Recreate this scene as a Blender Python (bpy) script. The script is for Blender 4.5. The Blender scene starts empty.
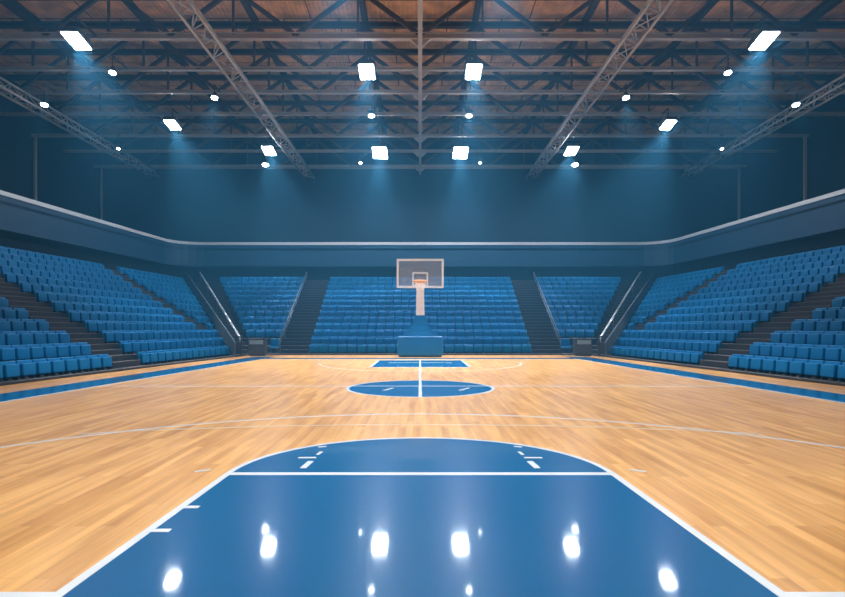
import bpy, bmesh, math, random
from mathutils import Vector, Matrix
random.seed(7)
S = 1.3                      # metres per layout unit
F, CX, HZ, EYE = 540.0, 420.2, 328.0, 1.1
sc = bpy.context.scene
COL = sc.collection

# ------------------------------------------------------------------ camera
cam_data = bpy.data.cameras.new('camera')
cam_data.sensor_width = 36.0
cam_data.lens = F / 845.0 * 36.0
cam_data.shift_x = (422.5 - CX) / 845.0
cam_data.shift_y = (HZ - 298.5) / 845.0
cam_data.clip_end = 300
cam = bpy.data.objects.new('camera', cam_data)
cam.location = (0, 0, EYE * S)
cam.rotation_euler = (math.pi / 2, 0, 0)
COL.objects.link(cam)
sc.camera = cam

# ------------------------------------------------------------------ world: faint fill and thin haze in the air
HAZE = 0.0038
world = bpy.data.worlds.new('world')
sc.world = world
world.use_nodes = True
wn, wl = world.node_tree.nodes, world.node_tree.links
wn.clear()
wo = wn.new('ShaderNodeOutputWorld')
bg = wn.new('ShaderNodeBackground')
bg.inputs['Color'].default_value = (0.02, 0.05, 0.08, 1)
bg.inputs['Strength'].default_value = 0.2
wl.new(bg.outputs[0], wo.inputs['Surface'])
vs = wn.new('ShaderNodeVolumeScatter')
vs.inputs['Color'].default_value = (0.12, 0.54, 0.98, 1)
vs.inputs['Density'].default_value = HAZE
vs.inputs['Anisotropy'].default_value = 0.25
va = wn.new('ShaderNodeVolumeAbsorption')
va.inputs['Color'].default_value = (0.12, 0.54, 0.98, 1)
va.inputs['Density'].default_value = HAZE
ad = wn.new('ShaderNodeAddShader')
wl.new(vs.outputs[0], ad.inputs[0]); wl.new(va.outputs[0], ad.inputs[1])
wl.new(ad.outputs[0], wo.inputs['Volume'])

# ------------------------------------------------------------------ exposure
sc.view_settings.view_transform = 'Standard'
sc.view_settings.look = 'None'
sc.view_settings.exposure = 1.12
sc.view_settings.gamma = 1.0
sc.view_settings.use_curve_mapping = False
sc.cycles.use_denoising = True
sc.cycles.max_bounces = 6
sc.cycles.diffuse_bounces = 4
sc.cycles.glossy_bounces = 3
sc.cycles.transparent_max_bounces = 8
sc.cycles.volume_bounces = 0
sc.cycles.sample_clamp_indirect = 6.0

LAMP_POWER = 2900.0          # one large floodlight
LAMP_COLOR = (0.90, 0.97, 1.0)

# ------------------------------------------------------------------ materials
def principled(name, color, rough=0.5, metal=0.0, coat=0.0, spec=0.5):
    m = bpy.data.materials.new(name)
    m.use_nodes = True
    b = m.node_tree.nodes['Principled BSDF']
    b.inputs['Base Color'].default_value = (*color, 1)
    b.inputs['Roughness'].default_value = rough
    b.inputs['Metallic'].default_value = metal
    b.inputs['Coat Weight'].default_value = coat
    b.inputs['Coat Roughness'].default_value = 0.06
    b.inputs['Specular IOR Level'].default_value = spec
    return m

def varied(name, c1, c2, scale, rough=0.5, metal=0.0, coat=0.0, stretch=(1, 1, 1), bump=0.0, coat_rough=0.06, spec=0.5):
    m = principled(name, c1, rough, metal, coat, spec)
    n, l = m.node_tree.nodes, m.node_tree.links
    b = n['Principled BSDF']
    b.inputs['Coat Roughness'].default_value = coat_rough
    tc = n.new('ShaderNodeTexCoord'); mp = n.new('ShaderNodeMapping'); nz = n.new('ShaderNodeTexNoise')
    mp.inputs['Scale'].default_value = stretch
    nz.inputs['Scale'].default_value = scale
    nz.inputs['Detail'].default_value = 3
    mx = n.new('ShaderNodeMix'); mx.data_type = 'RGBA'
    mx.inputs[6].default_value = (*c1, 1); mx.inputs[7].default_value = (*c2, 1)
    l.new(tc.outputs['Object'], mp.inputs[0]); l.new(mp.outputs[0], nz.inputs['Vector'])
    l.new(nz.outputs['Fac'], mx.inputs[0]); l.new(mx.outputs[2], b.inputs['Base Color'])
    if bump:
        bp = n.new('ShaderNodeBump'); bp.inputs['Strength'].default_value = bump
        l.new(nz.outputs['Fac'], bp.inputs['Height']); l.new(bp.outputs[0], b.inputs['Normal'])
    return m

def wood_floor():
    m = principled('maple_floor', (0.7, 0.4, 0.16), 0.32, coat=0.5, spec=0.3)
    n, l = m.node_tree.nodes, m.node_tree.links
    b = n['Principled BSDF']
    b.inputs['Coat Roughness'].default_value = 0.13
    tc = n.new('ShaderNodeTexCoord'); mp = n.new('ShaderNodeMapping')
    mp.inputs['Rotation'].default_value = (0, 0, math.pi / 2)
    br = n.new('ShaderNodeTexBrick')
    br.inputs['Scale'].default_value = 1.0
    br.inputs['Brick Width'].default_value = 1.3
    br.inputs['Row Height'].default_value = 0.10
    br.inputs['Mortar Size'].default_value = 0.0012
    br.inputs['Color1'].default_value = (0.83, 0.44, 0.15, 1)
    br.inputs['Color2'].default_value = (0.58, 0.265, 0.07, 1)
    br.inputs['Mortar'].default_value = (0.42, 0.19, 0.06, 1)
    br.inputs['Bias'].default_value = -0.25
    br.offset = 0.37
    l.new(tc.outputs['Object'], mp.inputs[0]); l.new(mp.outputs[0], br.inputs['Vector'])
    mp2 = n.new('ShaderNodeMapping'); mp2.inputs['Scale'].default_value = (6, 0.45, 1)
    nz = n.new('ShaderNodeTexNoise'); nz.inputs['Scale'].default_value = 1.6; nz.inputs['Detail'].default_value = 5
    l.new(tc.outputs['Object'], mp2.inputs[0]); l.new(mp2.outputs[0], nz.inputs['Vector'])
    cr = n.new('ShaderNodeValToRGB')
    cr.color_ramp.elements[0].position = 0.3; cr.color_ramp.elements[0].color = (0.78, 0.7, 0.62, 1)
    cr.color_ramp.elements[1].position = 0.65; cr.color_ramp.elements[1].color = (1.12, 1.1, 1.05, 1)
    l.new(nz.outputs['Fac'], cr.inputs[0])
    mx = n.new('ShaderNodeMix'); mx.data_type = 'RGBA'; mx.blend_type = 'MULTIPLY'; mx.inputs[0].default_value = 1
    l.new(br.outputs['Color'], mx.inputs[6]); l.new(cr.outputs[0], mx.inputs[7])
    l.new(mx.outputs[2], b.inputs['Base Color'])
    return m

def roof_deck():
    m = principled('roof_boards', (0.4, 0.25, 0.15), 0.85)
    n, l = m.node_tree.nodes, m.node_tree.links
    b = n['Principled BSDF']
    tc = n.new('ShaderNodeTexCoord')
    br = n.new('ShaderNodeTexBrick')
    br.inputs['Scale'].default_value = 1.0
    br.inputs['Brick Width'].default_value = 2.73
    br.inputs['Row Height'].default_value = 1.5
    br.inputs['Mortar Size'].default_value = 0.03
    br.inputs['Color1'].default_value = (0.96, 0.56, 0.29, 1)
    br.inputs['Color2'].default_value = (0.75, 0.45, 0.26, 1)
    br.inputs['Mortar'].default_value = (0.10, 0.06, 0.04, 1)
    l.new(tc.outputs['Object'], br.inputs['Vector'])
    nz = n.new('ShaderNodeTexNoise'); nz.inputs['Scale'].default_value = 1.3; nz.inputs['Detail'].default_value = 6
    l.new(tc.outputs['Object'], nz.inputs['Vector'])
    cr = n.new('ShaderNodeValToRGB')
    cr.color_ramp.elements[0].position = 0.35; cr.color_ramp.elements[0].color = (0.6, 0.6, 0.62, 1)
    cr.color_ramp.elements[1].position = 0.7; cr.color_ramp.elements[1].color = (1.1, 1.05, 1, 1)
    l.new(nz.outputs['Fac'], cr.inputs[0])
    mx = n.new('ShaderNodeMix'); mx.data_type = 'RGBA'; mx.blend_type = 'MULTIPLY'; mx.inputs[0].default_value = 1
    l.new(br.outputs['Color'], mx.inputs[6]); l.new(cr.outputs[0], mx.inputs[7])
    l.new(mx.outputs[2], b.inputs['Base Color'])
    wv = n.new('ShaderNodeTexWave'); wv.inputs['Scale'].default_value = 1.4
    bp = n.new('ShaderNodeBump'); bp.inputs['Strength'].default_value = 0.3; bp.inputs['Distance'].default_value = 0.08
    l.new(tc.outputs['Object'], wv.inputs['Vector']); l.new(wv.outputs['Fac'], bp.inputs['Height'])
    l.new(bp.outputs[0], b.inputs['Normal'])
    return m

def emitter(name, color, strength):
    m = bpy.data.materials.new(name); m.use_nodes = True
    b = m.node_tree.nodes['Principled BSDF']
    b.inputs['Base Color'].default_value = (0.8, 0.8, 0.8, 1)
    b.inputs['Emission Color'].default_value = (*color, 1)
    b.inputs['Emission Strength'].default_value = strength
    return m

def glass_board():
    m = bpy.data.materials.new('backboard_glass'); m.use_nodes = True
    n, l = m.node_tree.nodes, m.node_tree.links
    b = n['Principled BSDF']
    b.inputs['Base Color'].default_value = (0.55, 0.6, 0.66, 1); b.inputs['Roughness'].default_value = 0.1
    tr = n.new('ShaderNodeBsdfTransparent'); tr.inputs[0].default_value = (0.8, 0.84, 0.88, 1)
    mx = n.new('ShaderNodeMixShader'); mx.inputs[0].default_value = 0.28
    l.new(tr.outputs[0], mx.inputs[1]); l.new(b.outputs[0], mx.inputs[2])
    l.new(mx.outputs[0], n['Material Output'].inputs['Surface'])
    return m

M = dict(
    wood=wood_floor(), deck=roof_deck(), glass=glass_board(),
    paint=varied('blue_court_paint', (0.0, 0.100, 0.255), (0.0, 0.112, 0.28), 0.8, 0.3, coat=0.8, coat_rough=0.055, spec=0.1),
    line=varied('white_line_paint', (0.82, 0.83, 0.84), (0.74, 0.76, 0.78), 6, 0.2, coat=0.4),
    thin=varied('worn_line_paint', (0.80, 0.70, 0.58), (0.74, 0.60, 0.44), 6, 0.25, coat=0.3),
    seat=varied('blue_seat_plastic', (0.0, 0.145, 0.37), (0.0, 0.175, 0.43), 9, 0.5, spec=0.2, bump=0.03),
    pad=varied('blue_vinyl_padding', (0.0, 0.12, 0.32), (0.0, 0.14, 0.36), 5, 0.4, bump=0.03),
    bracket=varied('dark_seat_metal', (0.015, 0.017, 0.022), (0.03, 0.032, 0.04), 20, 0.5, metal=0.4),
    platform=varied('dark_bleacher_boards', (0.014, 0.011, 0.011), (0.03, 0.022, 0.02), 3, 0.7),
    stair=varied('stair_rubber', (0.022, 0.018, 0.018), (0.038, 0.032, 0.03), 4, 0.7),
    nosing=varied('stair_edge_metal', (0.17, 0.15, 0.145), (0.22, 0.195, 0.185), 8, 0.45, metal=0.3),
    rail=varied('brushed_rail_metal', (0.42, 0.44, 0.47), (0.5, 0.52, 0.55), 12, 0.35, metal=0.5),
    panel=varied('grey_side_panel', (0.06, 0.067, 0.075), (0.085, 0.092, 0.10), 3, 0.6),
    post=varied('dark_post_metal', (0.05, 0.055, 0.065), (0.08, 0.085, 0.1), 6, 0.5, metal=0.4),
    wall=varied('dark_navy_wall', (0.007, 0.024, 0.048), (0.010, 0.032, 0.060), 0.4, 0.8),
    recess=varied('recess_wall', (0.008, 0.014, 0.022), (0.012, 0.02, 0.03), 1, 0.8),
    parapet=varied('blue_parapet_panel', (0.006, 0.05, 0.11), (0.009, 0.06, 0.128), 0.5, 0.6),
    band=varied('pale_rail_paint', (0.62, 0.68, 0.72), (0.7, 0.75, 0.78), 3, 0.4),
    steel=varied('grey_roof_steel', (0.42, 0.40, 0.39), (0.52, 0.49, 0.47), 2, 0.5, metal=0.2),
    darksteel=varied('dark_roof_steel', (0.05, 0.045, 0.045), (0.09, 0.08, 0.075), 2, 0.6, metal=0.2),
    white=varied('white_enamel', (0.9, 0.9, 0.9), (0.86, 0.86, 0.87), 5, 0.35),
    orange=varied('orange_rim_paint', (0.85, 0.32, 0.08), (0.88, 0.38, 0.12), 6, 0.4),
    net=varied('white_net_cord', (0.85, 0.82, 0.78), (0.75, 0.72, 0.68), 30, 0.8),
    housing=varied('lamp_housing', (0.06, 0.07, 0.08), (0.1, 0.11, 0.12), 8, 0.5, metal=0.3),
    lamp=emitter('floodlight_face', (0.93, 0.97, 1.0), 60),
    lamp_small=emitter('spotlight_face', (0.90, 0.96, 1.0), 28),
    box=varied('grey_cabinet_paint', (0.05, 0.06, 0.07), (0.07, 0.08, 0.09), 4, 0.5),
    sign=varied('pale_notice_face', (0.25, 0.42, 0.52), (0.35, 0.5, 0.6), 9, 0.5),
)

# ------------------------------------------------------------------ mesh helpers (layout units in, metres out)
class MB:
    def __init__(self): self.bm = bmesh.new()
    def poly(self, pts):
        return self.bm.faces.new([self.bm.verts.new(p) for p in pts])
    def prism(self, pts, z0, z1):
        """pts: ccw or cw list of (x,y); closed solid between z0 and z1"""
        area = sum(pts[i][0]*pts[(i+1) % len(pts)][1] - pts[(i+1) % len(pts)][0]*pts[i][1] for i in range(len(pts)))
        if area < 0: pts = pts[::-1]
        lo = [self.bm.verts.new((x, y, z0)) for x, y in pts]
        hi = [self.bm.verts.new((x, y, z1)) for x, y in pts]
        self.bm.faces.new(lo[::-1]); self.bm.faces.new(hi)
        n = len(pts)
        for i in range(n): self.bm.faces.new([lo[i], lo[(i+1) % n], hi[(i+1) % n], hi[i]])
    def hexa(self, c):
        """8 corners: 4 lower ring, 4 upper ring"""
        v = [self.bm.verts.new(p) for p in c]
        for f in ((3, 2, 1, 0), (4, 5, 6, 7), (0, 1, 5, 4), (1, 2, 6, 5), (2, 3, 7, 6), (3, 0, 4, 7)):
            self.bm.faces.new([v[i] for i in f])
        return v
    def box(self, x0, x1, y0, y1, z0, z1, bevel=0.0, seg=2, mat=None):
        tmp = bmesh.new()
        bmesh.ops.create_cube(tmp, size=1)
        for v in tmp.verts:
            v.co = Vector(((x0+x1)/2 + v.co.x*(x1-x0), (y0+y1)/2 + v.co.y*(y1-y0), (z0+z1)/2 + v.co.z*(z1-z0)))
        if bevel: bmesh.ops.bevel(tmp, geom=tmp.edges[:], offset=bevel, segments=seg, affect='EDGES', profile=0.6)
        if mat is not None: bmesh.ops.transform(tmp, matrix=mat, verts=tmp.verts)
        self.merge(tmp)
    def merge(self, tmp):
        me = bpy.data.meshes.new('tmp'); tmp.to_mesh(me); tmp.free(); self.bm.from_mesh(me); bpy.data.meshes.remove(me)
    def tube(self, a, b, r, n=8, r2=None):
        a, b = Vector(a), Vector(b)
        d = b - a
        if d.length < 1e-6: return
        q = d.to_track_quat('Z', 'Y').to_matrix().to_4x4()
        tmp = bmesh.new()
        bmesh.ops.create_cone(tmp, cap_ends=True, segments=n, radius1=r, radius2=r if r2 is None else r2, depth=d.length)
        bmesh.ops.transform(tmp, matrix=Matrix.Translation((a+b)/2) @ q, verts=tmp.verts)
        self.merge(tmp)
    def bar(self, a, b, w, h):
        """rectangular bar from a to b, w sideways, h upwards"""
        a, b = Vector(a), Vector(b)
        d = (b-a).normalized()
        side = d.cross(Vector((0, 0, 1)))
        side = Vector((1, 0, 0)) if side.length < 1e-4 else side.normalized()
        up = side.cross(d).normalized()
        s, u = side*w/2, up*h/2
        self.hexa([a-s-u, a+s-u, b+s-u, b-s-u, a-s+u, a+s+u, b+s+u, b-s+u])
    def ibeam(self, a, b, w, h, t):
        a, b = Vector(a), Vector(b)
        up = Vector((0, 0, 1))
        self.bar(a + up*(h/2-t/2), b + up*(h/2-t/2), w, t)
        self.bar(a - up*(h/2-t/2), b - up*(h/2-t/2), w, t)
        self.bar(a, b, t, h-2*t)
    def build(self, name, mat, parent=None, origin=(0, 0, 0), smooth=False):
        bm = self.bm
        bmesh.ops.recalc_face_normals(bm, faces=bm.faces[:])
        o = Vector(origin)
        for v in bm.verts: v.co = (v.co - o) * S
        me = bpy.data.meshes.new(name)
        bm.to_mesh(me); bm.free()
        me.materials.append(mat)
        if smooth:
            for p in me.polygons: p.use_smooth = True
        ob = bpy.data.objects.new(name, me)
        COL.objects.link(ob)
        if parent is not None: ob.parent = parent
        else: ob.location = o * S
        return ob

def empty(name, loc, rz=0.0):
    o = bpy.data.objects.new(name, None)
    o.empty_display_size = 0.3
    o.location = Vector(loc) * S
    o.rotation_euler = (0, 0, rz)
    COL.objects.link(o)
    return o

def tag(o, label=None, cat=None, group=None, kind=None):
    if label: o['label'] = label
    if cat: o['category'] = cat
    if group: o['group'] = group
    if kind: o['kind'] = kind
    return o

def thing(name, label, cat, loc, rz=0.0, group=None):
    return tag(empty(name, loc, rz), label, cat, group)

def fl(px, py):                                  # court-floor point read off the picture
    y = F * EYE / (py - HZ)
    return ((px - CX) / F * y, y)

# ================================================================== SETTING
TILT = -0.0907
def sd(xp, y, s=1): return (s * (xp + TILT * y), y)

# floor with its painted markings
b = MB(); b.prism([(-21, -9), (21, -9), (21, 34), (-21, 34)], -0.3, 0.0)
floor = tag(b.build('floor', M['wood']), kind='structure')

ZP, ZL = 0.0012, 0.0026
nflat = 0
def flat(name, polys, mat, z, label=None):
    global nflat
    nflat += 1; z = z + nflat*0.00006
    m = MB()
    for p in polys: m.prism(p, 0.0, z)
    o = m.build(name, mat, floor)
    if label: o['label'] = label
    return o
def seg_line(a, c, w):
    a, c = Vector((*a, 0)), Vector((*c, 0))
    d = (c-a).normalized(); n = Vector((-d.y, d.x, 0))*w/2
    return [(p.x, p.y) for p in (a-n, c-n, c+n, a+n)]
def arc_pts(cx, cy, rx, ry, a0, a1, n):
    return [(cx + rx*math.cos(a0+(a1-a0)*i/n), cy + ry*math.sin(a0+(a1-a0)*i/n)) for i in range(n+1)]
def ring(cx, cy, rx, ry, w, a0, a1, n):
    o = arc_pts(cx, cy, rx+w/2, ry+w/2, a0, a1, n); i = arc_pts(cx, cy, rx-w/2, ry-w/2, a0, a1, n)
    return [[o[k], o[k+1], i[k+1], i[k]] for k in range(n)]
PI = math.pi
KW, KN, FT = 1.45, 1.49, 4.068
flat('painted_key', [[(-KN-.03, 0.6), (KN+.03, 0.6), (KN, 2.2), (KW, FT)] + arc_pts(0, FT, KW, 1.33, 0, PI, 48)[1:-1] + [(-KW, FT), (-KN, 2.2)]], M['paint'], ZP, 'glossy blue painted key and half circle')
flat('painted_center_circle', [arc_pts(0, 9.95, 1.31, 1.35, 0, 2*PI, 64)[:-1]], M['paint'], ZP, 'blue painted centre circle')
flat('painted_far_key', [[(-1.37, 15.1), (1.37, 15.1), (1.37, 18.4), (-1.37, 18.4)]], M['paint'], ZP, 'blue painted key below the hoop')
def band_pt(xp, y, s): return (s*(xp - 0.0574*y), y)
for s in (-1, 1):
    flat('painted_sideline', [[band_pt(6.69, 2.2, s), band_pt(6.69, 20.6, s), band_pt(7.52, 20.6, s), band_pt(7.52, 2.2, s)]], M['paint'], ZP, 'blue painted border along the sideline')
    flat('sideline', [[band_pt(6.64, 2.2, s), band_pt(6.64, 19.0, s), band_pt(6.70, 19.0, s), band_pt(6.70, 2.2, s)]], M['line'], ZL)
flat('painted_end_border', [[(-5.6, 19.1), (5.6, 19.1), (5.55, 19.8), (-5.55, 19.8)]], M['paint'], ZP, 'blue painted border along the far end')
flat('end_line', [[(-5.55, 19.0), (5.55, 19.0), (5.55, 19.12), (-5.55, 19.12)]], M['line'], ZL)
flat('key_outline', [seg_line((s*KN, 2.2), (s*KW, FT+.02), 0.05) for s in (-1, 1)], M['line'], ZL)
flat('free_throw_line', [seg_line((-KW, FT), (KW, FT), 0.07)], M['line'], ZL)
flat('key_arc', ring(0, FT, KW, 1.33, 0.045, 0, PI, 60), M['line'], ZL)
for s in (-1, 1):
    flat('baseline', [seg_line((s*(KN-.02), 2.222), (s*6.5, 2.222), 0.045)], M['line'], ZL)
flat('three_point_arc', ring(0, 2.1, 4.82, 4.8, 0.05, 0.25, PI-0.25, 90), M['line'], ZL)
flat('thin_court_arc', ring(0, -5.85, 12, 12, 0.035, PI/2-0.30, PI/2+0.30, 60), M['thin'], ZL)
flat('center_circle_line', ring(0, 9.95, 1.33, 1.37, 0.06, 0, 2*PI, 72), M['line'], ZL)
flat('halfway_line', [seg_line((-5.95, 10.22), (5.95, 10.22), 0.07)], M['line'], ZL)
flat('long_center_line', [seg_line((0, 8.6), (0, 18.4), 0.055)], M['line'], ZL+.0006)
flat('far_key_outline', [seg_line((-1.4, 15.1), (1.4, 15.1), .12), seg_line((-1.4, 15.04), (-1.4, 18.4), .07), seg_line((1.4, 15.04), (1.4, 18.4), .07), seg_line((-1.4, 18.4), (1.4, 18.4), .12)], M['line'], ZL)
flat('far_free_throw_line', [seg_line((-1.0, 17.1), (1.0, 17.1), .1)], M['line'], ZL)
flat('far_three_point_arc', ring(0, 17.5, 3.2, 3.9, 0.06, PI, 2*PI, 60), M['thin'], ZL)
def quad_px(p0, p1, w):
    return seg_line(fl(*p0), fl(*p1), w)
for s in (-1, 1):
    def mx(x): return CX + s*(x - CX)
    flat('lane_mark', [quad_px((mx(529.5), 461.5), (mx(537.5), 468.5), 0.05), quad_px((mx(524), 458), (mx(542), 458), 0.04),
                       quad_px((mx(519), 452), (mx(523), 455), 0.03), quad_px((mx(514), 446.6), (mx(522), 447.3), 0.04)], M['line'], ZL)
    flat('court_dash', [quad_px((mx(630), 470), (mx(646), 472), 0.035)], M['line'], ZL)
for x0, x1, y in ((181, 199, 507.5), (149, 170, 531)):
    flat('lane_dash', [quad_px((x0, y), (x1, y), 0.045)], M['line'], ZL)
for x in (388, 464):
    flat('circle_mark', [quad_px((x-4, 390.5), (x+5, 388), 0.06)], M['line'], ZL)

# room shell
def shell(name, pts_fn, mat):
    m = MB(); pts_fn(m); return tag(m.build(name, mat), kind='structure')
shell('wall_back', lambda m: m.box(-20.2, 20.2, 33.5, 33.8, 0, 13.2), M['wall'])
shell('wall_left', lambda m: m.box(-20.2, -19.9, -9, 33.5, 0, 13.2), M['wall'])
shell('wall_right', lambda m: m.box(19.9, 20.2, -9, 33.5, 0, 13.2), M['wall'])
shell('wall_front', lambda m: m.box(-20.2, 20.2, -9.3, -9, 0, 13.2), M['wall'])
shell('ceiling', lambda m: m.box(-20.2, 20.2, -9.3, 33.8, 13.0, 13.2), M['deck'])

def ringpts(xp, yb, rc):                         # right-hand half of the bowl outline, near to far
    pts = [sd(xp, -6), sd(xp, yb-rc)]
    xe = sd(xp, yb)[0]
    c = Vector((xe - rc, yb - rc)); a0 = Vector(pts[1])
    for i in range(1, 7):
        a = i/6*PI/2
        p = Vector((c.x + rc*math.cos(a), c.y + rc*math.sin(a)))
        p.x += (a0.x - (c.x+rc)) * math.cos(a)
        pts.append((p.x, p.y))
    return pts
def full(xp, yb, rc):
    r = ringpts(xp, yb, rc)
    return r + [(-x, y) for x, y in r[::-1]]
def wall_strip(m, inner, outer, z0, z1):
    for i in range(len(inner)-1):
        m.prism([inner[i], inner[i+1], outer[i+1], outer[i]], z0, z1)
inner, outer = full(17.3, 32.0, 1.6), full(17.45, 32.15, 1.65)
m = MB(); wall_strip(m, inner, outer, 4.75, 6.02); tag(m.build('trim_1', M['parapet']), 'blue parapet band around the upper gallery', kind='structure')
m = MB(); wall_strip(m, full(17.26, 31.96, 1.6), full(17.46, 32.16, 1.65), 6.02, 6.18); tag(m.build('trim_2', M['band']), 'pale top edge of the gallery parapet', kind='structure')
rec_i, rec_o = full(17.9, 32.6, 1.8), full(18.0, 32.7, 1.8)
m = MB(); wall_strip(m, rec_i, rec_o, 0, 5.7); tag(m.build('trim_3', M['recess']), 'dark recessed wall behind the top row', kind='structure')
m = MB()
gal = [(19.9, -6), (19.9, 30.9)] + [(19.9, 33.5)]*2 + [(19.0, 33.5), (17, 33.5), (15, 33.5), (13.8, 33.5)]
gal = gal + [(-x, y) for x, y in gal[::-1]]
for i in range(len(inner)-1):
    q = [inner[i], inner[i+1], gal[i+1], gal[i]]
    q = [p for j, p in enumerate(q) if p != q[j-1]]
    m.prism(q, 5.7, 5.82)
tag(m.build('trim_4', M['recess']), 'dark gallery deck behind the parapet', kind='structure')

# ================================================================== BLEACHERS
NR, RISE, PS, PE = 13, 0.298, 0.61, 0.70
def Zt(k): return 0.05 + RISE*k
def EF(k): return 21.9 + PE*k
def SF(k): return 8.9 + PS*k
def e_c(k): return 4.6 + 0.045*k
def e_a(k): return 5.79 + 0.056*k
def e_r(k): return 6.9 + 0.375*k
def s_far(k): return 20.5 + 0.89*k
def s_b1(k): return 21.65 + 0.3*(k-3)
def s_b0(k): return 22.6 + 0.3*(k-3)
def s_a1(k): return 15.05 + 0.156*k
def s_a0(k): return 13.9 + 0.09*k
def s_near(k): return 4.0

def stepped(name, label, A, B, k0, k1, mat, sub=1, nosing=False, cat='bleachers', group=None):
    """A(k), B(k): end points of the front edge of tread k"""
    ax, ay = A(k0); bx, by = B(k0)
    base = ((ax+bx)/2, (ay+by)/2, 0)
    m = MB(); ns = MB()
    n = (k1-k0)*sub
    for i in range(n):
        ka, kb = k0 + i/sub, k0 + (i+1)/sub
        z = Zt(math.floor(ka)) + RISE*(ka-math.floor(ka)) - (RISE/2 if (sub > 1 and ka == math.floor(ka)) else 0) + (0.0 if sub == 1 else 0.0)
        if sub > 1: z = Zt(k0) + RISE*(ka-k0) + (0.0 if ka > 0 else 0.0) + 0.004
        p = [A(ka), B(ka), B(kb), A(kb)]
        m.prism(p, 0.0, z)
        if nosing:
            a, c, d, e = (Vector(q) for q in p)
            t = 0.16
            ns.prism([tuple(a), tuple(c), tuple(c.lerp(d, t)), tuple(a.lerp(e, t))], z, z+0.012)
    if nosing:
        t = thing(name, label, cat, base, 0, group)
        m.build('stair_steps', mat, t, base); ns.build('step_nosing', M['nosing'], t, base)
        return t
    o = m.build(name, mat, None, base)
    return tag(o, label, cat, group)

def E(fn, s): return lambda k: (s*fn(k), EF(k))
def D(fn, s): return lambda k: sd(SF(k), fn(k), s)
SIDE = {1: 'right', -1: 'left'}
stepped('bleacher_platform', 'dark stepped platform of the central seat block behind the hoop', E(e_c, -1), E(e_c, 1), 0, NR, M['platform'])
for s in (1, -1):
    w = SIDE[s]
    stepped('aisle_stairs', f'dark stairway {w} of the central seat block behind the hoop', E(e_c, s), E(e_a, s), 0, NR, M['stair'], 2, True, 'stairs', 'stairways between the seat blocks')
    stepped('bleacher_platform', f'dark stepped platform under the {w} corner seat block', E(e_a, s), E(e_r, s), 0, NR, M['platform'])
    stepped('aisle_stairs', f'{w} corner stairway beside the grey sloping side panel', E(e_r, s), D(s_far, s), 0, NR, M['stair'], 2, True, 'stairs', 'stairways between the seat blocks')
    far_blk = stepped('bleacher_platform', f'stepped platform of the {w} sideline seats next to the corner stairway', D(s_far, s), D(s_b0, s), 3, NR, M['platform'])
    stepped('aisle_stairs', f'narrow stairway high in the {w} sideline seats near the corner', D(s_b0, s), D(s_b1, s), 3, NR, M['stair'], 2, True, 'stairs', 'stairways between the seat blocks')
    # middle block (its three lowest rows run on to the corner stairway)
    m = MB()
    for k in range(NR):
        fa = s_far if k < 3 else s_b1
        p = [D(fa, s)(k), D(s_a1, s)(k), D(s_a1, s)(k+1), D(fa, s)(k+1)]
        m.prism(p, 0, Zt(k))
    tag(m.build('bleacher_platform', M['platform'], None, (s*8, 17, 0)), f'long stepped platform under the middle block of {w} sideline seats', 'bleachers')
    stepped('aisle_stairs', f'wide dark stairway between middle and near blocks of {w} sideline seats', D(s_a1, s), D(s_a0, s), 0, NR, M['stair'], 2, True, 'stairs', 'stairways between the seat blocks')
    stepped('bleacher_platform', f'stepped platform under the near block of {w} sideline seats', D(s_a0, s), D(s_near, s), 0, NR, M['platform'])
# walkway behind the last row
m = MB()
half = [sd(SF(NR), 4.0), sd(SF(NR), 26), sd(SF(NR), 30.2), sd(SF(NR), s_far(NR)), (e_r(NR), EF(NR)), (6, EF(NR))]
back = [sd(17.9, 4.0), sd(17.9, 26), sd(17.9, 30.4), sd(17.7, 32.0), (12.5, 32.6), (6, 32.6)]
half += [(-x, y) for x, y in half[::-1]]; back += [(-x, y) for x, y in back[::-1]]
for i in range(len(half)-1): m.prism([half[i], half[i+1], back[i+1], back[i]], 3.0, Zt(NR)-0.05)
tag(m.build('trim_5', M['recess']), 'dark walkway behind the top row', kind='structure')

# ------------------------------------------------------------------ seats
SW = 0.385
def seat_parts(lowpoly=False):
    """local frame: front faces -y, origin on the tread at the seat centre"""
    w = SW*0.492
    bk = MB()
    tilt = Matrix.Translation((0, 0.07, 0.10)) @ Matrix.Rotation(math.radians(-9), 4, 'X') @ Matrix.Translation((0, -0.07, -0.10))
    bk.box(-w, w, 0.05, 0.11, 0.06, 0.385, 0.022 if not lowpoly else 0.0, 3, tilt)
    cu = MB()
    tl2 = Matrix.Translation((0, 0.0, 0.07)) @ Matrix.Rotation(math.radians(-5), 4, 'X') @ Matrix.Translation((0, 0, -0.07))
    cu.box(-w*0.88, w*0.88, -0.035, 0.045, 0.06, 0.32, 0.022 if not lowpoly else 0.0, 3, tl2)
    br = MB()
    br.box(-w*0.7, -w*0.55, -0.02, 0.09, 0.0, 0.10)
    br.box(w*0.55, w*0.7, -0.02, 0.09, 0.0, 0.10)
    br.box(-w*0.9, w*0.9, 0.035, 0.055, 0.055, 0.085)
    return bk, cu, br
bk, cu, br_ = seat_parts()
proto = empty('stadium_seat', (0, 0, 0))
p_back = bk.build('backrest', M['seat'], proto, smooth=True)
p_cush = cu.build('seat_cushion', M['seat'], proto, smooth=True)
p_brk = br_.build('seat_bracket', M['bracket'], proto)

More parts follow.
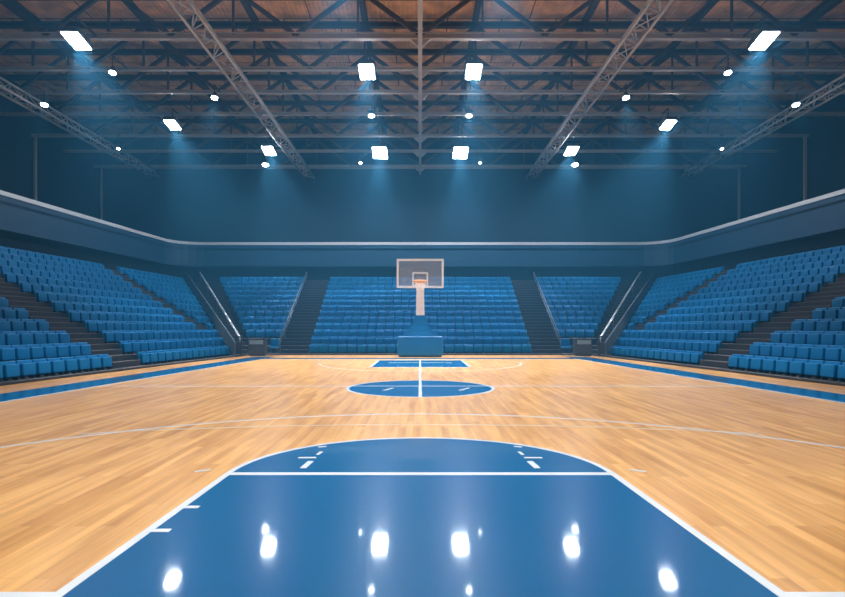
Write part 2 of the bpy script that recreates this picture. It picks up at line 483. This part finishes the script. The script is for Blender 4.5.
ORD = ['first', 'second', 'third', 'fourth', 'fifth', 'sixth', 'seventh', 'eighth', 'ninth', 'tenth', 'eleventh', 'twelfth', 'thirteenth',
       'fourteenth', 'fifteenth', 'sixteenth', 'seventeenth', 'eighteenth', 'nineteenth', 'twentieth', 'twenty-first', 'twenty-second',
       'twenty-third', 'twenty-fourth', 'twenty-fifth', 'twenty-sixth', 'twenty-seventh', 'twenty-eighth', 'twenty-ninth', 'thirtieth']
seats = []   # (score, x, y, z, rz, label, group)
def add_row(A, B, k, rz, block, ref, group, s, minpx=None):
    """A is the end the count starts from"""
    A, B = Vector(A), Vector(B)
    L = (B-A).length; n = int((L-0.06)/SW)
    d = (B-A)/L
    off = (L - n*SW)/2
    for i in range(n):
        p = A + d*(0.02 + (L-0.04)/n*(i+0.5))
        px = CX + F*p.x/p.y
        if px > 905 or px < -70: continue
        fac = abs(math.sin(rz))*abs(p.x)/p.y + abs(math.cos(rz))
        score = fac/(p.y**2)
        if px < 100: score *= 0.02
        if px > 850: score *= 0.02
        lab = f'blue seat {ORD[i]} from {ref}, {ORD[k]} row up, {block}'
        seats.append((score, p.x, p.y, Zt(k), rz, lab, group))
so = 0.30
for k in range(NR):
    kk = k + so/PE*0.8
    y = EF(k) + so + 0.05
    add_row((-e_c(kk), y), (e_c(kk), y), k, 0, 'block behind the hoop', 'left end', 'blue seats in the central block behind the hoop', 0)
    for s in (1, -1):
        w = SIDE[s]
        if k >= 2:
            add_row((s*e_a(kk), y), (s*(e_r(kk)-0.1), y), k, 0, f'{w} corner block', 'the inner stairway', f'blue seats in the {w} corner block', s)
        kq = k + 0.45
        rz = -s*math.radians(90-5.2)
        xp = SF(k) + so
        def P(fn): return sd(xp, fn(kq), s)
        if k < 3:
            add_row(P(s_a1), sd(xp, s_far(kq)-0.15, s), k, rz, f'middle {w} sideline block', 'wide stairway', f'blue seats in the middle block of {w} sideline seats', s)
        else:
            add_row(P(s_a1), P(s_b1), k, rz, f'middle {w} sideline block', 'wide stairway', f'blue seats in the middle block of {w} sideline seats', s)
            add_row(P(s_b0), sd(xp, s_far(kq)-0.2, s), k, rz, f'far {w} sideline block', 'narrow stairway', f'blue seats in the far block of {w} sideline seats', s)
        add_row(P(s_a0), sd(xp, 7.0, s), k, rz, f'near {w} sideline block', 'wide stairway', f'blue seats in the near block of {w} sideline seats', s)
seats.sort(key=lambda t: -t[0])
first = True
for sc_, x, y, z, rz, lab, grp in seats[:300]:
    if first:
        o = proto; first = False
    else:
        o = proto.copy(); COL.objects.link(o)
        for ch in (p_back, p_cush, p_brk):
            c = ch.copy(); COL.objects.link(c); c.parent = o
    o.location = Vector((x, y, z)) * S
    o.rotation_euler = (0, 0, rz)
    tag(o, lab, 'seat', grp)
# the remaining, smaller seats: one object
import numpy as np
bk, cu, br_ = seat_parts()
def arr(mb):
    me = bpy.data.meshes.new('t'); mb.bm.to_mesh(me); mb.bm.free()
    v = np.empty(len(me.vertices)*3); me.vertices.foreach_get('co', v)
    f = [tuple(p.vertices) for p in me.polygons]
    bpy.data.meshes.remove(me); return v.reshape(-1, 3), f
parts = [(arr(bk), 0), (arr(cu), 0), (arr(br_), 1)]
V, FA, MI, SM = [], [], [], []; base = 0
for sc_, x, y, z, rz, lab, grp in seats[300:]:
    c_, s_ = math.cos(rz), math.sin(rz)
    R = np.array([[c_, -s_, 0], [s_, c_, 0], [0, 0, 1]])
    for (v, f), mi in parts:
        V.append((v @ R.T + np.array([x, y, z])) * S)
        FA += [tuple(i+base for i in q) for q in f]; MI += [mi]*len(f); SM += [mi == 0]*len(f); base += len(v)
me = bpy.data.meshes.new('distant_seats')
me.from_pydata(np.concatenate(V).tolist(), [], FA)
me.materials.append(M['seat']); me.materials.append(M['bracket'])
me.polygons.foreach_set('material_index', MI); me.polygons.foreach_set('use_smooth', SM)
me.update()
o = bpy.data.objects.new('distant_seats', me); COL.objects.link(o)
tag(o, 'rest of the small blue seats filling the upper bleacher rows', 'seats', 'remaining blue seats', 'stuff')
print('SEATS', len(seats))

# ------------------------------------------------------------------ handrails, side panels, corner fittings
for s in (1, -1):
    w = SIDE[s]
    # grey sloping side panel of the sideline bleachers
    m = MB()
    t = 0.07
    for k in range(0, NR):
        a, c = sd(SF(k), s_far(k)+0.02, s), sd(SF(k+1), s_far(k+1)+0.02, s)
        a2, c2 = (a[0]-s*0.01, a[1]+t), (c[0]-s*0.01, c[1]+t)
        za, zb = Zt(k)+0.50, Zt(k+1)+0.50
        m.hexa([(*a, 0), (*c, 0), (*c2, 0), (*a2, 0), (*a, za), (*c, zb), (*c2, zb), (*a2, za)])
    tag(m.build('sloping_screen', M['panel'], None, (*sd(SF(0), s_far(0), s), 0)), f'grey sloping panel closing the end of the {w} sideline seats', 'panel', 'sloping side panels by the corner stairways')
    # handrail on the corner stairway
    def mid(k, f=0.55):
        a, c = Vector((s*e_r(k), EF(k))), Vector(sd(SF(k), s_far(k), s))
        return a.lerp(c, f)
    b0 = mid(0.3)
    hr = thing('handrail', f'pale metal handrail climbing the {w} corner stairway', 'handrail', (b0.x, b0.y, 0), 0, 'handrails on the corner stairways')
    m = MB()
    ks = [0.3+i*(NR-0.8)/12 for i in range(13)]
    pts = [Vector((*mid(k), Zt(k)+0.55)) for k in ks]
    for p, q in zip(pts, pts[1:]): m.tube(p, q, 0.045, 8)
    m.tube(pts[0], pts[0]-Vector((0, 0, 0.15)), 0.045, 8)
    m.build('top_rail', M['rail'], hr, (b0.x, b0.y, 0), True)
    for k in (0.3, 3.3, 6.3, 9.3, 12.2):
        p = mid(k); m = MB(); m.tube((p.x, p.y, Zt(k)-0.1), (p.x, p.y, Zt(k)+0.53), 0.025, 8)
        m.build('rail_post', M['post'], hr, (b0.x, b0.y, 0), True)
    # low dark rail on outer edge of the stairway by the central block
    b0 = Vector((s*(e_a(0.4)-0.04), EF(0.4)))
    hr = thing('handrail', f'low dark handrail on the outer edge of the stairway {w} of the hoop', 'handrail', (b0.x, b0.y, 0), 0, 'dark handrails on the end stairways')
    def ep(k, z): return Vector((s*(e_a(k)-0.05), EF(k), Zt(k)+z))
    m = MB(); m.tube(ep(0.4, 0.5), ep(12.5, 0.5), 0.025, 8); m.tube(ep(0.4, 0.28), ep(12.5, 0.28), 0.015, 6)
    m.build('top_rail', M['post'], hr, (b0.x, b0.y, 0), True)
    for i in range(8):
        k = 0.4+i*12.1/7; m = MB(); m.tube(ep(k, -0.1), ep(k, 0.5), 0.02, 6); m.build('rail_post', M['post'], hr, (b0.x, b0.y, 0), True)
    # grey cabinet with pale notice
    cx, cy = s*6.45, 21.45
    cb = thing('floor_cabinet', f'small grey cabinet with pale top notice at the {w} corner of the court', 'cabinet', (cx, cy, 0), 0, 'grey cabinets at the court corners')
    m = MB(); m.box(cx-0.33, cx+0.33, cy-0.2, cy+0.2, 0.03, 0.66, 0.015); m.box(cx-0.36, cx+0.36, cy-0.22, cy+0.22, 0.66, 0.70, 0.01); m.build('cabinet_body', M['box'], cb, (cx, cy, 0))
    m = MB(); m.box(cx-0.27, cx+0.27, cy-0.215, cy-0.199, 0.46, 0.62, 0.004); m.build('notice_plate', M['sign'], cb, (cx, cy, 0))
    m = MB(); m.box(cx-0.30, cx+0.30, cy-0.17, cy+0.17, 0.0, 0.03); m.build('plinth', M['bracket'], cb, (cx, cy, 0))
    # blue chair next to it
    x, y = s*5.78, 21.35
    ch = thing('side_chair', f'small blue chair with thin dark legs beside the {w} grey cabinet', 'chair', (x, y, 0), 0, 'blue chairs at the court corners')
    o3 = (x, y, 0)
    m = MB(); m.box(x-0.17, x+0.17, y-0.16, y+0.16, 0.30, 0.36, 0.02); m.build('seat', M['seat'], ch, o3)
    m = MB(); m.box(x-0.17, x+0.17, y+0.12, y+0.16, 0.36, 0.68, 0.018); m.build('backrest', M['seat'], ch, o3)
    for dx in (-.14, .14):
        for dy in (-.13, .13):
            m = MB(); m.tube((x+dx, y+dy, 0), (x+dx, y+dy, 0.31), 0.012, 6); m.build('leg', M['post'], ch, o3)
    # barrier gate at the foot of the corner stairs
    gx0, gx1, gy = s*6.92, s*7.12, 20.9
    gt = thing('barrier_gate', f'dark slim gate at the foot of the {w} corner stairway', 'gate', (gx0, gy, 0), 0, 'dark gates at the corner stairways')
    for gx in (gx0, gx1):
        m = MB(); m.box(gx-0.025, gx+0.025, gy-0.025, gy+0.025, 0, 0.85, 0.005); m.build('gate_post', M['post'], gt, (gx0, gy, 0))
    m = MB(); a_, b_ = min(gx0, gx1)+.025, max(gx0, gx1)-.025
    m.box(a_, b_, gy-0.012, gy+0.012, 0.1, 0.55); m.box(a_, b_, gy-0.015, gy+0.015, 0.74, 0.79); m.build('gate_panel', M['panel'], gt, (gx0, gy, 0))

# ================================================================== HOOP
hx, hy = 0.0, 20.45
hp = thing('basketball_hoop', 'free-standing hoop with blue padded base, white post and glass backboard', 'basketball hoop', (hx, hy, 0))
O = (hx, hy, 0)
m = MB(); m.box(-0.86, 0.86, hy, hy+1.0, 0.05, 0.78, 0.05, 3)
base_pad = m.build('base_padding', M['pad'], hp, O)
m = MB(); m.box(-0.8, 0.8, hy+.05, hy+.95, 0.0, 0.06); m.build('base_frame', M['bracket'], hp, O)
m = MB()
rings = []
for z, w_, d0, d1 in ((0.76, 0.78, 0.05, 0.95), (0.95, 0.50, 0.09, 0.85), (1.2, 0.33, 0.12, 0.7), (1.5, 0.21, 0.14, 0.55), (1.58, 0.19, 0.15, 0.5)):
    rings.append([m.bm.verts.new(p) for p in ((-w_, hy+d0, z), (w_, hy+d0, z), (w_, hy+d1, z), (-w_, hy+d1, z))])
for r0, r1 in zip(rings, rings[1:]):
    for i in range(4): m.bm.faces.new([r0[i], r0[(i+1) % 4], r1[(i+1) % 4], r1[i]])
m.bm.faces.new(rings[-1]); m.bm.faces.new(rings[0][::-1])
bmesh.ops.bevel(m.bm, geom=[e for e in m.bm.edges if abs(e.verts[0].co.z-e.verts[1].co.z) > 0.05], offset=0.03, segments=2, affect='EDGES')
m.build('neck_padding', M['pad'], hp, O)
m = MB()
m.hexa([(-0.165, hy+.17, 1.56), (0.165, hy+.17, 1.56), (0.165, hy+.45, 1.56), (-0.165, hy+.45, 1.56),
        (-0.14, hy+.02, 2.72), (0.14, hy+.02, 2.72), (0.14, hy+.25, 2.72), (-0.14, hy+.25, 2.72)])
m.build('post', M['white'], hp, O)
by = hy - 0.45
m = MB(); m.bar((0, hy+.1, 2.66), (0, by+.05, 2.85), 0.2, 0.12); m.bar((0, hy+.2, 2.45), (-0.0, by+.06, 2.70), 0.10, 0.06)
m.build('extension_arm', M['white'], hp, O)
zb0, zb1, bw = 2.58, 3.66, 0.87
bb = MB(); bb.box(-bw+.04, bw-.04, by-0.008, by+0.012, zb0+.04, zb1-.04); board = bb.build('backboard', M['glass'], hp, O)
m = MB()
for q in ((-bw, bw, zb0, zb0+.075), (-bw, bw, zb1-.075, zb1), (-bw, -bw+.075, zb0+.075, zb1-.075), (bw-.075, bw, zb0+.075, zb1-.075)):
    m.box(q[0], q[1], by-0.02, by+0.03, q[2], q[3])
m.build('board_frame', M['white'], board, O)
m = MB()
for q in ((-.29, .29, 2.63, 2.68), (-.29, .29, 3.11, 3.165), (-.29, -.24, 2.68, 3.11), (.24, .29, 2.68, 3.11)):
    m.box(q[0], q[1], by-0.016, by-0.008, q[2], q[3])
m.build('target_square', M['white'], board, O)
rim_c = (0, by-0.34, 2.80); rr = 0.23
m = MB()
n = 28
for i in range(n):
    a, c = 2*PI*i/n, 2*PI*(i+1)/n
    m.tube((rr*math.cos(a), rim_c[1]+rr*math.sin(a), 2.80), (rr*math.cos(c), rim_c[1]+rr*math.sin(c), 2.80), 0.032, 8)
m.box(-0.09, 0.09, by-0.12, by-0.016, 2.76, 2.83, 0.008); m.box(-0.15, 0.15, by-0.035, by-0.016, 2.64, 2.84)
rim = m.build('rim', M['orange'], hp, O)
m = MB()
lev = [(2.79, rr), (2.72, .205), (2.65, .175), (2.58, .15), (2.51, .135), (2.44, .14)]
nn = 12
for j in range(len(lev)-1):
    z0, r0 = lev[j]; z1, r1 = lev[j+1]
    for i in range(nn):
        a = 2*PI*(i+0.5*(j % 2))/nn
        for da in (-PI/nn, PI/nn):
            m.tube((r0*math.cos(a), rim_c[1]+r0*math.sin(a), z0), (r1*math.cos(a+da), rim_c[1]+r1*math.sin(a+da), z1), 0.008, 5)
m.build('net', M['net'], rim, O)

# ================================================================== ROOF STEELWORK
CH = 10.85
truss_y = [18.2, 20.5, 22.5, 24.8, 27.6, 30.0, 32.8]
TN = ['nearest the camera', 'second from the camera', 'third from the camera', 'fourth from the camera', 'fifth from the camera', 'sixth from the camera', 'farthest, against the back wall']
for j, y in enumerate(truss_y):
    t = thing('roof_truss', f'steel roof truss spanning the hall crosswise, {TN[j]}', 'truss', (0, y, CH), 0, 'crosswise roof trusses')
    O = (0, y, CH)
    big = j == 0
    m = MB(); m.ibeam((-19.85, y, CH+.08), (19.85, y, CH+.08), 0.16, 0.22 if big else 0.13, 0.035); m.build('bottom_chord', M['steel'], t, O)
    m = MB(); m.ibeam((-19.85, y, 12.6), (19.85, y, 12.6), 0.16, 0.2, 0.035); m.build('top_chord', M['darksteel'], t, O)
    h = 2.1
    for i in range(-9, 9):
        x0, x1 = i*h, (i+1)*h
        z0, z1 = (CH+.12, 12.52) if i % 2 == 0 else (12.52, CH+.12)
        m = MB(); m.bar((x0, y, z0), (x1, y, z1), 0.11, 0.13); m.build('diagonal_brace', M['darksteel'], t, O)
    for i in range(-7, 8, 2):
        m = MB(); m.bar((i*h, y, CH+.14), (i*h, y, 12.5), 0.07, 0.07); m.build('hanger', M['darksteel'], t, O)
PN = ['first', 'second', 'third', 'fourth']
for s in (1, -1):
    for i, x in enumerate((2.1, 6.3, 10.5, 14.7)):
        m = MB(); m.ibeam((s*x, 14, 12.82), (s*x, 33.45, 12.82), 0.2, 0.22, 0.04)
        tag(m.build('roof_purlin', M['darksteel'], None, (s*x, 24, 12.8)), f'dark steel purlin under the roof boards, {PN[i]} to the {SIDE[s]} of centre', 'beam', 'lengthwise purlins under the roof boards')
# central beam
t = thing('center_beam', 'pale steel beam running lengthwise down the middle of the roof', 'beam', (0, 24, 10.6))
m = MB(); m.ibeam((0, 14.0, CH-0.14), (0, 33.4, CH-0.14), 0.14, 0.26, 0.035); m.build('beam_web', M['steel'], t, (0, 24, 10.6))
for y in truss_y:
    m = MB(); m.hexa([(-.35, y-.03, CH-.02), (.35, y-.03, CH-.02), (.35, y+.03, CH-.02), (-.35, y+.03, CH-.02), (-.12, y-.03, CH-.24), (.12, y-.03, CH-.24), (.12, y+.03, CH-.24), (-.12, y+.03, CH-.24)])
    m.build('gusset_plate', M['steel'], t, (0, 24, 10.6))
# lengthwise lattice girders
def lattice(x, y0, y1, z, w, h, label, mat, group):
    t = thing('lattice_girder', label, 'girder', (x, y0, z), 0, group)
    O = (x, y0, z)
    for dx in (-w/2, w/2):
        m = MB(); m.tube((x+dx, y0, z), (x+dx, y1, z), 0.05, 8); m.build('lower_chord', mat, t, O, True)
    m = MB(); m.tube((x, y0, z+h), (x, y1, z+h), 0.05, 8); m.build('upper_chord', mat, t, O, True)
    m = MB(); n = int((y1-y0)/0.85); st = (y1-y0)/n
    for i in range(n):
        ya, yb = y0+i*st, y0+(i+1)*st; s_ = 1 if i % 2 else -1
        m.tube((x-s_*w/2, ya, z), (x+s_*w/2, yb, z), 0.024, 6)
        m.tube((x-w/2, ya, z), (x+w/2, ya, z), 0.02, 6)
        for e in (-1, 1):
            m.tube((x+e*w/2, ya, z), (x, ya+st/2, z+h), 0.022, 6); m.tube((x, ya+st/2, z+h), (x+e*w/2, yb, z), 0.022, 6)
    m.build('lacing_bars', mat, t, O, True)
for s in (1, -1):
    lattice(s*6.75, 14.0, 33.0, 10.25, 0.55, 0.5, f'slim lattice girder running lengthwise {SIDE[s]} of the central beam', M['steel'], 'inner lattice girders')
    lattice(s*16.2, 14.0, 33.0, 10.3, 0.5, 0.45, f'dim lattice girder high along the {SIDE[s]} side of the hall', M['steel'], 'outer lattice girders')
    # columns on the gallery
    for (x, y, nm) in ((19.6, 33.2, 'in the back corner'), (19.75, 27.7, 'along the side wall')):
        m = MB(); m.box(s*x-.06, s*x+.06, y-.06, y+.06, 5.82, 11.0, 0.01)
        tag(m.build('gallery_column', M['steel'], None, (s*x, y, 5.82)), f'thin grey column on the {SIDE[s]} gallery {nm}', 'column', 'thin gallery columns')
m = MB(); m.tube((-19.6, 33.3, 10.95), (19.6, 33.3, 10.95), 0.04, 8)
tag(m.build('conduit_pipe', M['steel'], None, (0, 33.3, 10.95)), 'thin grey pipe along the top of the back wall', 'pipe')

# ================================================================== LAMPS
def lamp(px, py, zc, w, kind, label, power, aim=(0, 0), cone=52, top=None):
    y = F*(zc-EYE)/(HZ-py); x = (px-CX)/F*y
    nm = 'flood_light' if kind == 'flood' else 'spot_light'
    t = thing(nm, label, 'light', (x, y, zc), 0, 'large square floodlights' if kind == 'flood' else 'small round spotlights')
    O = (x, y, zc)
    tilt = math.radians(12)                                # face leans a little towards the court in front
    L = w*1.5 if kind == 'flood' else w
    R = Matrix.Translation(O) @ Matrix.Rotation(-tilt, 4, 'X')
    m = MB()
    if kind == 'flood':
        m.box(-w/2-.04, w/2+.04, -L/2-.04, L/2+.04, 0.01, 0.16, 0.02, 2, R)
        for i in range(7):
            xx = -w/2 + w*i/6; m.box(xx-.01, xx+.01, -L/2, L/2, 0.16, 0.24, 0, 1, R)
        m.build('housing', M['housing'], t, O)
        m = MB(); m.box(-w/2, w/2, -L/2, L/2, -0.02, 0.01, 0.006, 1, R); m.build('lens', M['lamp'], t, O)
    else:
        m.tube(R @ Vector((0, 0, .02)), R @ Vector((0, 0, .25)), w/2+.03, 14, w/4); m.build('housing', M['housing'], t, O)
        m = MB(); m.tube(R @ Vector((0, 0, -.01)), R @ Vector((0, 0, .02)), w/2, 14); m.build('lens', M['lamp_small'], t, O)
    m = MB(); tz = CH if top is None else top
    m.tube((x, y, zc+.1), (x, y, CH+.12), 0.02, 6)
    ty = min(truss_y, key=lambda q_: abs(q_-y)); m.bar((x, y-(.03 if ty > y else -.03), CH+.08), (x, ty, CH+.08), 0.05, 0.05); m.build('hanging_rod', M['darksteel'], t, O)
    ld = bpy.data.lights.new(nm+'_beam', 'SPOT')
    ld.energy = power*1.45; ld.color = LAMP_COLOR
    ld.spot_size = math.radians(cone); ld.spot_blend = 0.7; ld.shadow_soft_size = 0.15
    lo = bpy.data.objects.new(nm+'_beam', ld); COL.objects.link(lo)
    lo.parent = t
    lo.location = (R.to_3x3() @ Vector((0, 0, -0.10))) * S
    lo.rotation_euler = (math.radians(-17 if y > 24 else -12), aim[0], 0)
    return x, y
P0 = LAMP_POWER
for s in (1, -1):
    w = SIDE[s]
    def q(x): return CX + s*(x-CX)
    lamp(q(473.5), 72, 10.4, .52, 'flood', f'bright square floodlight high {w} of the central beam, nearer of the pair', P0)
    lamp(q(460.5), 153, 10.4, .72, 'flood', f'bright square floodlight just {w} of the central beam, farther one above the hoop', P0)
    lamp(q(571.5), 151, 10.4, .55, 'flood', f'square floodlight beyond the {w} lattice girder near the back wall', P0, aim=(s*.35, 0))
    lamp(q(668), 125, 10.2, .46, 'flood', f'long floodlight between the two lattice girders on the {w}', P0, aim=(s*.5, 0))
    lamp(q(764), 41, 10.2, .5, 'flood', f'largest floodlight in the near {w} part of the roof', P0, aim=(s*.5, 0))
    lamp(q(469), 116, 10.4, .24, 'spot', f'small spotlight {w} of the central beam between two floodlights', P0*.35)
    lamp(q(626), 98, 10.4, .24, 'spot', f'small spotlight on a crosswise truss beyond the {w} lattice girder', P0*.35)
    lamp(q(575), 165, 10.4, .34, 'spot', f'small bright spotlight against the back wall on the {w}', P0*.4)
    lamp(q(728), 73, 10.3, .22, 'spot', f'tiny spotlight beside the largest {w} floodlight', P0*.1)
    lamp(q(796), 105, 10.1, .25, 'spot', f'tiny spotlight hanging from the outer {w} girder', P0*.1)
    lamp(q(480), 163, 10.3, .14, 'spot', f'faint pinpoint spotlight near the back wall just {w} of centre', P0*.04)
    lamp(q(722), 149, 10.2, .14, 'spot', f'faint pinpoint spotlight high at the far {w} end', P0*.04)
# the same floodlights carry on over the camera, outside the frame
k_ = 0
for y in (2.5, 8.5, 14.0):
    for x in ((-2.1, 2.1) if y > 12 else (-4, 4)):
        ld = bpy.data.lights.new('hall_light', 'SPOT'); ld.energy = P0*0.8; ld.color = LAMP_COLOR
        ld.spot_size = math.radians(84); ld.spot_blend = 0.7; ld.shadow_soft_size = 0.25
        lo = bpy.data.objects.new('hall_light', ld); COL.objects.link(lo); lo.location = Vector((x, y, 10.3))*S
